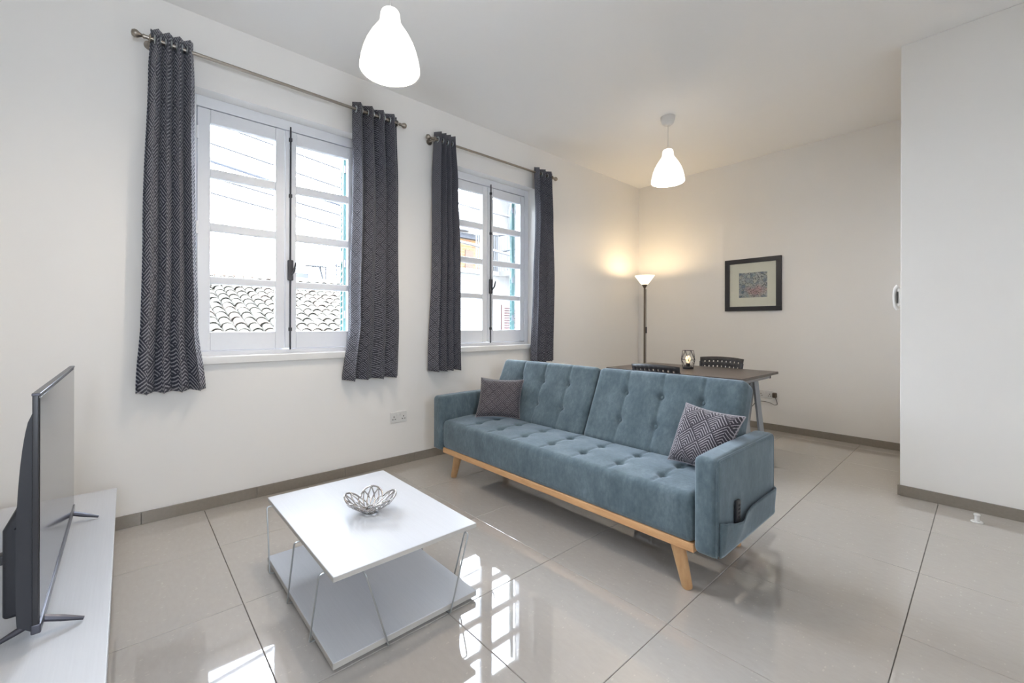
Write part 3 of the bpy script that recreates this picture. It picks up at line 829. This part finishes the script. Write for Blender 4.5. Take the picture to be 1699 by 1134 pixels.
def panel_holes(fn, cols, rows, margin, hole=0.42, thick=0.006):
    """panel with a grid of square holes; fn(u,v) -> point"""
    def cuts(n, m):
        out = [0.0]; s = (1-2*m)/n
        for k in range(n):
            c = m+s*(k+0.5); out += [c-s*hole/2, c+s*hole/2]
        return out+[1.0]
    us, vs = cuts(cols, margin[0]), cuts(rows, margin[1]); mb = MB(); W = len(us)
    pts = [fn(u, v) for v in vs for u in us]; fs = []
    for j in range(len(vs)-1):
        for i in range(W-1):
            if i % 2 == 1 and j % 2 == 1: continue
            fs.append((j*W+i, j*W+i+1, (j+1)*W+i+1, (j+1)*W+i))
    return mb.add(pts, fs)
def chair(cx, cy, face, label, rows_h):
    """face = +1 chair faces +X, -1 faces -X; (cx,cy) = centre of seat on the floor"""
    root = empty('dining_chair', (cx, cy, 0), label=label, cat='chair', group='black perforated dining chairs')
    f = face
    def bk(u, v):
        y = (u-0.5)*(0.375+0.05*v); z = 0.53+0.285*v+0.012*(1-(2*u-1)**2)*v
        x = -0.205-0.075*v-0.030*(1-(2*u-1)**2)
        return (cx+f*x, cy+y, z)
    obj('backrest', panel_holes(bk, 9, 5, (0.06, 0.07), 0.32), 'blackplastic', root, solid=0.008, smooth=60)
    def st(u, v):
        return (cx+f*(-0.20+0.40*u), cy+(v-0.5)*(0.40-0.04*(1-u)), 0.445+0.012*abs(2*v-1)**3-0.006*math.sin(PI*u))
    obj('seat', panel_holes(st, 8, 8, (0.12, 0.12), 0.3), 'blackplastic', root, solid=0.008, smooth=60)
    for s in (-1, 1):
        obj('leg', MB().tube(bent([(cx+f*0.20, cy+s*0.205, 0.0), (cx+f*0.17, cy+s*0.185, 0.435)], 0.02), 0.011, 10), 'iron', root)
        obj('leg', MB().tube(bent([(cx-f*0.245, cy+s*0.205, 0.0), (cx-f*0.205, cy+s*0.190, 0.44), (cx-f*0.225, cy+s*0.188, 0.56), (cx-f*0.268, cy+s*0.204, 0.77)], 0.06), 0.011, 10), 'iron', root)
        obj('seat_rail', bar((cx-f*0.20, cy+s*0.185, 0.433), (cx+f*0.17, cy+s*0.182, 0.433), 0.009, 8), 'iron', root)
    return root
chair(3.560, 1.815, 1, 'black perforated chair between the sofa and the dining table', 5)
chair(4.300, 1.800, -1, 'black perforated chair on the far side of the dining table', 5)

# wire cage table lamp
lc = Vector((4.000, 1.872, DZ))
tl_ = empty('table_lamp', lc, label='small geometric wire cage lamp glowing on the dining table', cat='lamp')
obj('base', MB().lathe([(0, 0), (0.046, 0), (0.048, 0.004), (0.048, 0.016), (0.044, 0.02), (0, 0.02)], lc, 28), 'blackplastic', tl_)
obj('socket', MB().lathe([(0, 0.02), (0.016, 0.02), (0.017, 0.03), (0.016, 0.052), (0, 0.052)], lc, 20), 'blackplastic', tl_)
obj('bulb', MB().lathe([(0.0, 0.052), (0.010, 0.054), (0.012, 0.062), (0.020, 0.080), (0.023, 0.095), (0.019, 0.112), (0.009, 0.122), (0.0, 0.124)], lc, 20), 'bulb', tl_)
lv = [[lc+Vector((r*math.cos(PI/3*k+o), r*math.sin(PI/3*k+o), z)) for k in range(6)] for r, z, o in ((0.046, 0.012, 0), (0.066, 0.085, PI/6), (0.048, 0.172, 0))]
cage = MB()
for q in lv: cage.tube(q, 0.0018, 6, True)
for k in range(6):
    for a, b in ((lv[0][k], lv[1][k]), (lv[0][k], lv[1][k-1]), (lv[2][k], lv[1][k]), (lv[2][k], lv[1][k-1])): cage.tube([a, b], 0.0018, 6)
obj('wire_cage', cage, 'iron', tl_)

# ------------------------------------------------------------------ pendant lamps
def lamp_light(name, loc, power, col, rad=0.04):
    l = bpy.data.lights.new(name, 'POINT'); l.energy = power; l.color = col; l.shadow_soft_size = rad
    o = bpy.data.objects.new(name, l); C.objects.link(o); o.location = loc
    return o
PROF = [(0.0, 0.302), (0.030, 0.300), (0.041, 0.293), (0.046, 0.282), (0.048, 0.262), (0.050, 0.245), (0.056, 0.228), (0.072, 0.205), (0.092, 0.175), (0.113, 0.135), (0.128, 0.095), (0.139, 0.050), (0.144, 0.018), (0.1445, 0.004), (0.142, 0.0)]
def pendant(x, y, zr, power, label):
    root = empty('pendant_lamp', (x, y, ZC), label=label, cat='pendant lamp', group='white glass pendant lamps')
    inner = [(max(0, r-0.004), z-(0.004 if z > 0.25 else 0)) for r, z in reversed(PROF)]
    obj('shade', MB().lathe(PROF+inner, (x, y, zr), 48), 'shade', root, smooth=60)
    obj('cord', bar((x, y, zr+0.300), (x, y, ZC-0.06), 0.0032, 8), 'whiteplastic', root)
    obj('ceiling_rose', MB().lathe([(0, 0), (0.014, -0.0), (0.03, 0.004), (0.050, 0.022), (0.060, 0.052), (0.063, 0.080), (0, 0.080)], (x, y, ZC-0.080), 32), 'whiteplastic', root, smooth=50)
    obj('bulb', MB().sphere((x, y, zr+0.13), 0.035), 'shade', root)
    li = lamp_light('pendant_light', (x, y, zr+0.045), power, (1.0, 0.86, 0.70), 0.05); li.parent = root; li.location = (0, 0, zr+0.045-ZC)
pendant(0.975, 1.945, 2.395, 13, 'white glass bell pendant lamp hanging close to the camera')
pendant(3.705, 1.925, 2.450, 7.5, 'white glass bell pendant lamp hanging over the dining end')

# ------------------------------------------------------------------ floor lamp
fx, fy = 4.86, 2.825
fl = empty('floor_lamp', (fx, fy, 0), label='slim uplighter floor lamp glowing in the room corner', cat='floor lamp')
obj('base', MB().lathe([(0, 0), (0.125, 0), (0.128, 0.006), (0.120, 0.018), (0.03, 0.026), (0.0, 0.028)], (fx, fy, 0), 36), 'lampmetal', fl)
obj('pole', bar((fx, fy, 0.02), (fx, fy, 1.625), 0.0115, 12), 'lampmetal', fl)
obj('shade_holder', MB().lathe([(0, 1.615), (0.012, 1.615), (0.026, 1.640), (0.036, 1.658), (0.0, 1.660)], (fx, fy, 0), 24), 'lampmetal', fl)
sh = [(0.034, 1.655), (0.050, 1.672), (0.080, 1.712), (0.105, 1.748), (0.120, 1.768)]
obj('shade', MB().lathe(sh+[(r-0.004, z+0.001) for r, z in reversed(sh)], (fx, fy, 0), 40), 'shade2', fl, smooth=60)
obj('switch', MB().rbox((fx+0.008, fy-0.022, 1.05), (fx+0.022, fy-0.004, 1.13), 0.004), 'blackplastic', fl)
obj('cord', MB().tube([(fx+0.014, fy-0.012, 1.6), (fx+0.016, fy-0.012, 1.13), (fx+0.014, fy-0.012, 0.6), (fx+0.014, fy-0.012, 0.04)], 0.003, 6), 'cable', fl)
li = lamp_light('uplighter_light', (fx, fy, 1.745), 3.8, (1.0, 0.74, 0.42), 0.03); li.parent = fl; li.location = (0, 0, 1.745)

# ------------------------------------------------------------------ framed picture
py0, py1, pz0, pz1 = 1.472, 2.050, 1.316, 1.912
pf = empty('framed_picture', (XB, (py0+py1)/2, pz0), label='square abstract print in a wide black frame on the far wall', cat='picture')
fwid = 0.050
m = MB()
for lo, hi in (((XB-0.026, py0, pz0), (XB, py1, pz0+fwid)), ((XB-0.026, py0, pz1-fwid), (XB, py1, pz1)), ((XB-0.026, py0, pz0+fwid), (XB, py0+fwid, pz1-fwid)), ((XB-0.026, py1-fwid, pz0+fwid), (XB, py1, pz1-fwid))): m.box(lo, hi)
obj('frame', m, 'picframe', pf, smooth=None, bevel=0.002)
obj('mount', MB().box((XB-0.010, py0+fwid, pz0+fwid), (XB-0.004, py1-fwid, pz1-fwid)), 'mat_paper', pf, smooth=None)
pr = MB(); ya, yb, za, zb = 1.900, 1.610, 1.468, 1.752
pr.add([(XB-0.011, ya, za), (XB-0.011, yb, za), (XB-0.011, yb, zb), (XB-0.011, ya, zb), (XB-0.010, ya, za), (XB-0.010, yb, za), (XB-0.010, yb, zb), (XB-0.010, ya, zb)],
       [(0, 3, 2, 1), (0, 1, 5, 4), (1, 2, 6, 5), (2, 3, 7, 6), (3, 0, 4, 7)])
pr.uv = {0: (0, 0), 1: (1, 0), 2: (1, 1), 3: (0, 1), 4: (0, 0), 5: (1, 0), 6: (1, 1), 7: (0, 1)}
obj('print', pr, 'art', pf, smooth=None, label='abstract print in grey, blue and pink with dark ink lines')
obj('glass', MB().box((XB-0.016, py0+fwid-0.002, pz0+fwid-0.002), (XB-0.014, py1-fwid+0.002, pz1-fwid+0.002)), 'picglass', pf, smooth=None)

# ------------------------------------------------------------------ sockets, intercom, door stop
def socket(c, u, n, label, plug=None):
    """double socket plate; u along the wall, n out of the wall"""
    c, u, n = Vector(c), Vector(u), Vector(n); z = Vector((0, 0, 1))
    Mx = Matrix((u, n, z)).transposed().to_4x4(); Mx.translation = c
    root = empty('wall_socket', c, label=label, cat='socket', group='white double wall sockets')
    obj('plate', MB().rbox((-0.073, 0, -0.043), (0.073, 0.009, 0.043), 0.004, (2, 1, 2)).xf(Mx), 'whiteplastic', root)
    for s in (-1, 1):
        obj('switch_rocker', MB().rbox((s*0.016-0.007, 0.008, 0.010), (s*0.016+0.007, 0.0125, 0.032), 0.0015).xf(Mx), 'whiteplastic', root)
        for hx, hz, hw, hh in ((0, 0.004, 0.003, 0.006), (-0.011, -0.016, 0.005, 0.003), (0.011, -0.016, 0.005, 0.003)):
            obj('pin_hole', MB().box((s*0.043+hx-hw, 0.0085, hz-hh), (s*0.043+hx+hw, 0.0095, hz+hh)).xf(Mx), 'hole', root, smooth=None)
    return root, Mx
socket((1.682, YW, 0.390), (-1, 0, 0), (0, -1, 0), 'white double wall socket under the windows left of the sofa')
s2, Mx = socket((XB, 1.628, 0.388), (0, -1, 0), (-1, 0, 0), 'white double wall socket low on the far wall')
pg = empty('plug_adapter', Mx @ Vector((0.095, 0.0, 0)), label='dark plug with a coiled lead at the far wall socket', cat='plug')
obj('plug_body', MB().rbox((0.076, 0.0, -0.028), (0.114, 0.042, 0.028), 0.010, (2, 2, 2)).xf(Mx), 'lampmetal', pg)
obj('lead', MB().tube(bent([Mx @ Vector(q) for q in ((0.105, 0.03, -0.026), (0.118, 0.03, -0.06), (0.122, 0.022, -0.10), (0.095, 0.02, -0.108), (0.05, 0.02, -0.085), (-0.01, 0.02, -0.078), (-0.08, 0.02, -0.085), (-0.2, 0.015, -0.25), (-0.25, 0.01, -0.37))], 0.03, 4), 0.003, 8), 'cable', pg)

ic = empty('intercom_handset', (4.06, YJ, 1.27), label='white intercom handset on the side of the jutting wall', cat='intercom')
obj('body', MB().rbox((4.015, YJ, 1.285), (4.105, YJ+0.020, 1.405), 0.006, (2, 1, 2)), 'whiteplastic', ic)
hp = [(4.045, YJ+0.022, 1.262), (4.045, YJ+0.036, 1.282), (4.045, YJ+0.040, 1.345), (4.045, YJ+0.036, 1.408), (4.045, YJ+0.022, 1.428)]
obj('handset', MB().tube(bent(hp, 0.02, 4), 0.011, 10), 'whiteplastic', ic)
obj('hook_gap', MB().box((4.012, YJ+0.020, 1.305), (4.07, YJ+0.024, 1.385)), 'hole', ic, smooth=None)

ds = empty('door_stop', (3.738, 0.040, 0), label='small clear plastic door stop on the floor by the jutting wall', cat='door stop')
obj('flange', MB().lathe([(0, 0), (0.026, 0), (0.027, 0.004), (0.022, 0.008), (0, 0.008)], (3.738, 0.040, 0), 24), 'clear', ds)
obj('stem', MB().lathe([(0, 0.008), (0.011, 0.008), (0.0105, 0.036), (0.0145, 0.040), (0.0145, 0.047), (0.010, 0.050), (0, 0.050)], (3.738, 0.040, 0), 20), 'clear', ds)

# ------------------------------------------------------------------ outside
obj('street', box((-30, YW+WT, -4.2), (40, 45, -4.0)), 'street', smooth=None, kind='structure', label='street far below the windows')
RY, RZ, SL = 7.10, 0.915, 0.325
ang = math.atan(SL); PIT, ROW = 0.176, 0.292
nh = empty('tiled_roof_house', (2.5, RY+2, -4.0), label='neighbouring house with a weathered barrel-tile roof', cat='house')
obj('house_wall', box((0.0, RY+0.25, -4.0), (5.0, RY+6, RZ-0.02)), 'cream', nh, smooth=None)
def pan_fn(s, t):
    x = 0.02+4.93*s; L = t*4.22
    return (x, RY+L*math.cos(ang), RZ+L*math.sin(ang)+0.022+0.016*math.cos(2*PI*(x-0.1)/PIT))
roof = obj('roof', MB().grid(pan_fn, 28*8, 8), 'pan', nh, smooth=60)
def tile_geo():
    mb = MB(); n = 8; L = 0.40; th = 0.012
    for r0, r1, d in ((0.083, 0.066, 0), (0.083-th, 0.066-th, 0)):
        for y, r in ((0, r0), (L, r1)):
            for k in range(n+1):
                a = PI*k/n; mb.v.append((r*math.cos(a), y, r*math.sin(a)*0.85))
    m = n+1
    for k in range(n):
        mb.f.append((k, k+1, m+k+1, m+k)); mb.f.append((2*m+k+1, 2*m+k, 3*m+k, 3*m+k+1))
        mb.f.append((k+1, k, 2*m+k, 2*m+k+1)); mb.f.append((m+k, m+k+1, 3*m+k+1, 3*m+k))
    return mb
tile_me = mesh_of('roof_tile', tile_geo(), 'roof', (0, 0, 0), 50)
rest = MB()
cands = []
for i in range(28):
    for j in range(14):
        x = 0.10+PIT*i; y = RY+j*ROW*math.cos(ang); cands.append((x, y, j))
vis = [c for c in cands if 0.095*c[1] < c[0] < 0.425*c[1]]
vis = set(sorted(vis, key=lambda c: c[1])[:296])
for c in cands:
    x, y, j = c; L = j*ROW
    loc = (x+random.uniform(-0.008, 0.008), RY+L*math.cos(ang)-0.02+random.uniform(-0.02, 0.02), RZ+L*math.sin(ang)+0.022+random.uniform(0, 0.008))
    rot = (ang-0.045, random.uniform(-0.05, 0.05), random.uniform(-0.05, 0.05))
    if c in vis: inst('roof_tile', tile_me, roof, loc, rot)
    else:
        g = tile_geo(); from mathutils import Euler
        g.xf(Matrix.Translation(loc) @ Euler(rot).to_matrix().to_4x4()); rest.add(g.v, g.f)
obj('roof_tiles_beyond', rest, 'roof', roof, kind='stuff')
obj('ridge', MB().tube([(0.0, RY+4.22*math.cos(ang), RZ+4.22*math.sin(ang)), (4.97, RY+4.22*math.cos(ang), RZ+4.22*math.sin(ang))], 0.085, 12), 'roof', nh)

# white house with terrace seen through the second window
wh = empty('white_house', (7.6, 10.5, -4.0), label='white house with orange upper storey and terrace railing', cat='house')
obj('wall', box((5.25, 8.0, -4.0), (12.0, 14.0, 2.36)), 'cream', wh, smooth=None)
obj('ledge', box((5.15, 7.90, 2.36), (12.1, 14.0, 2.46)), 'paleledge', wh, smooth=None)
obj('upper_wall', box((5.5, 10.5, 2.46), (8.42, 13.5, 3.80)), 'brick', wh, smooth=None)
obj('upper_window', box((7.75, 10.47, 2.75), (8.05, 10.5, 3.45)), 'eave', wh, smooth=None)
obj('lintel_beam', box((5.4, 10.38, 3.78), (8.6, 10.6, 3.92)), 'cablegrey', wh, smooth=None)
ev = MB().box((5.2, 10.0, 3.92), (8.75, 13.9, 4.02)); ev.v = [(x, y, z+(0.9 if y > 12 else 0)) for x, y, z in ev.v]
obj('eave_roof', ev, 'eave', wh, smooth=None)
tw = box((8.9, 10.2, 2.46), (12, 13.5, 5.2)); obj('stair_tower', tw, 'cream', wh, smooth=None)
obj('balcony_slab', box((6.87, 7.05, 2.34), (10.5, 7.92, 2.46)), 'paleledge', wh, smooth=None)
rl = obj('terrace_railing', MB().tube([(5.4, 7.96, 3.36), (6.90, 7.96, 3.36)], 0.030, 8).tube([(5.4, 7.96, 2.62), (6.90, 7.96, 2.62)], 0.024, 6), 'rail', wh)
rl2 = obj('balcony_railing', MB().tube([(6.90, 7.96, 3.36), (6.90, 7.10, 3.36), (10.4, 7.10, 3.36)], 0.030, 8).tube([(6.90, 7.96, 2.62), (6.90, 7.10, 2.62), (10.4, 7.10, 2.62)], 0.024, 6).tube([(6.90, 7.96, 2.95), (6.90, 7.10, 2.95)], 0.022, 6), 'rail', wh)
for k in range(12):
    obj('baluster', bar((6.20+0.062*k, 7.96, 2.46), (6.20+0.062*k, 7.96, 3.36), 0.040 if k == 11 else 0.016, 6), 'rail', rl)
for k in range(8):
    obj('baluster', bar((6.90, 7.10+0.105*k, 2.46), (6.90, 7.10+0.105*k, 3.36), 0.018, 6), 'rail', rl2)
sx0, sx1, sz0, sz1 = 7.015, 7.66, 0.20, 1.655
rs = MB()
for lo, hi in (((sx0, 7.95, sz0), (sx0+0.06, 8.0, sz1)), ((sx1-0.06, 7.95, sz0), (sx1, 8.0, sz1)), ((sx0+0.06, 7.95, sz1-0.07), (sx1-0.06, 8.0, sz1)), ((sx0+0.06, 7.95, sz0), (sx1-0.06, 8.0, sz0+0.07))): rs.box(lo, hi)
rsh = obj('red_shutter', rs, 'redshutter', wh, smooth=None)
k = 0
while sz0+0.1+k*0.062 < sz1-0.1:
    z = sz0+0.1+k*0.062
    s = MB().box((sx0+0.06, 7.955, z), (sx1-0.06, 7.995, z+0.012)); s.v = [(x, y, zz+(0.035 if y > 7.97 else 0)) for x, y, zz in s.v]
    obj('slat', s, 'redshutter', rsh, smooth=None); k += 1

# far house with an aerial
fh = empty('far_house', (5.5, 18, -4.0), label='pale distant house beyond the tiled roof ridge', cat='house')
obj('wall', box((2.6, 16.5, -4.0), (9.0, 20.0, 2.66)), 'farwall', fh, smooth=None)
obj('parapet', box((2.5, 16.4, 2.66), (9.1, 20.1, 2.76)), 'paleledge', fh, smooth=None)
obj('roof_hut', box((4.55, 17.0, 2.76), (5.2, 18.5, 3.10)), 'farwall', fh, smooth=None)
ae = empty('tv_aerial', (5.50, 16.6, 2.76), label='thin rooftop television aerial seen above the tiled roof', cat='aerial')
obj('mast', bar((5.70, 16.6, 2.76), (5.70, 16.6, 4.30), 0.030, 6), 'rail', ae)
obj('boom', bar((4.95, 16.6, 3.33), (5.72, 16.6, 3.36), 0.038, 6), 'rail', ae)
for k in range(9):
    xx = 4.98+0.085*k; obj('element', bar((xx, 16.35, 3.33), (xx, 16.85, 3.36), 0.024, 6), 'rail', ae)
obj('reflector', bar((5.45, 16.6, 3.40), (5.62, 16.6, 2.76), 0.045, 6), 'rail', ae)
obj('side_boom', bar((5.95, 16.6, 3.44), (6.4, 16.6, 3.40), 0.03, 6), 'rail', ae)
obj('side_mast', bar((6.1, 16.6, 2.76), (6.1, 16.6, 3.52), 0.026, 6), 'rail', ae)

def power_line(pts, r, mat, label):
    P_ = [Vector(p) for p in pts]; out = []
    for a, b in zip(P_, P_[1:]):
        for k in range(6): out.append(a.lerp(b, k/6))
    out.append(P_[-1])
    obj('power_line', MB().tube(out, r, 6), mat, label=label, cat='power line', group='overhead power lines')
power_line([(-4, 6, 4.25), (0.829, 6, 3.514), (2.266, 6, 3.335), (4.534, 6, 3.231), (5.465, 6, 3.209), (9, 6, 3.22)], 0.022, 'cable', 'topmost thin overhead wire, also crossing behind the second window')
power_line([(-4, 6, 3.98), (0.746, 6, 3.276), (2.258, 6, 3.079), (4.0, 6.8, 2.75), (5.2, 7.85, 2.20)], 0.022, 'cable', 'second thin overhead wire from the top')
power_line([(-4, 6, 3.75), (0.752, 6, 3.073), (1.256, 6, 3.005), (2.276, 6, 2.837), (4.0, 6.8, 2.55), (5.2, 7.85, 2.10)], 0.036, 'cablegrey', 'thick grey overhead cable bundle')
power_line([(-4, 6, 3.45), (0.891, 6, 2.864), (2.276, 6, 2.693), (4.536, 6, 2.575), (5.625, 6, 2.471), (9, 6, 2.2)], 0.023, 'cable', 'overhead wire just below the thick cable bundle')
power_line([(-4, 6, 3.30), (0.747, 6, 2.698), (2.276, 6, 2.506), (4.0, 6.8, 2.30), (5.2, 7.85, 1.95)], 0.022, 'cable', 'lowest thin overhead wire')
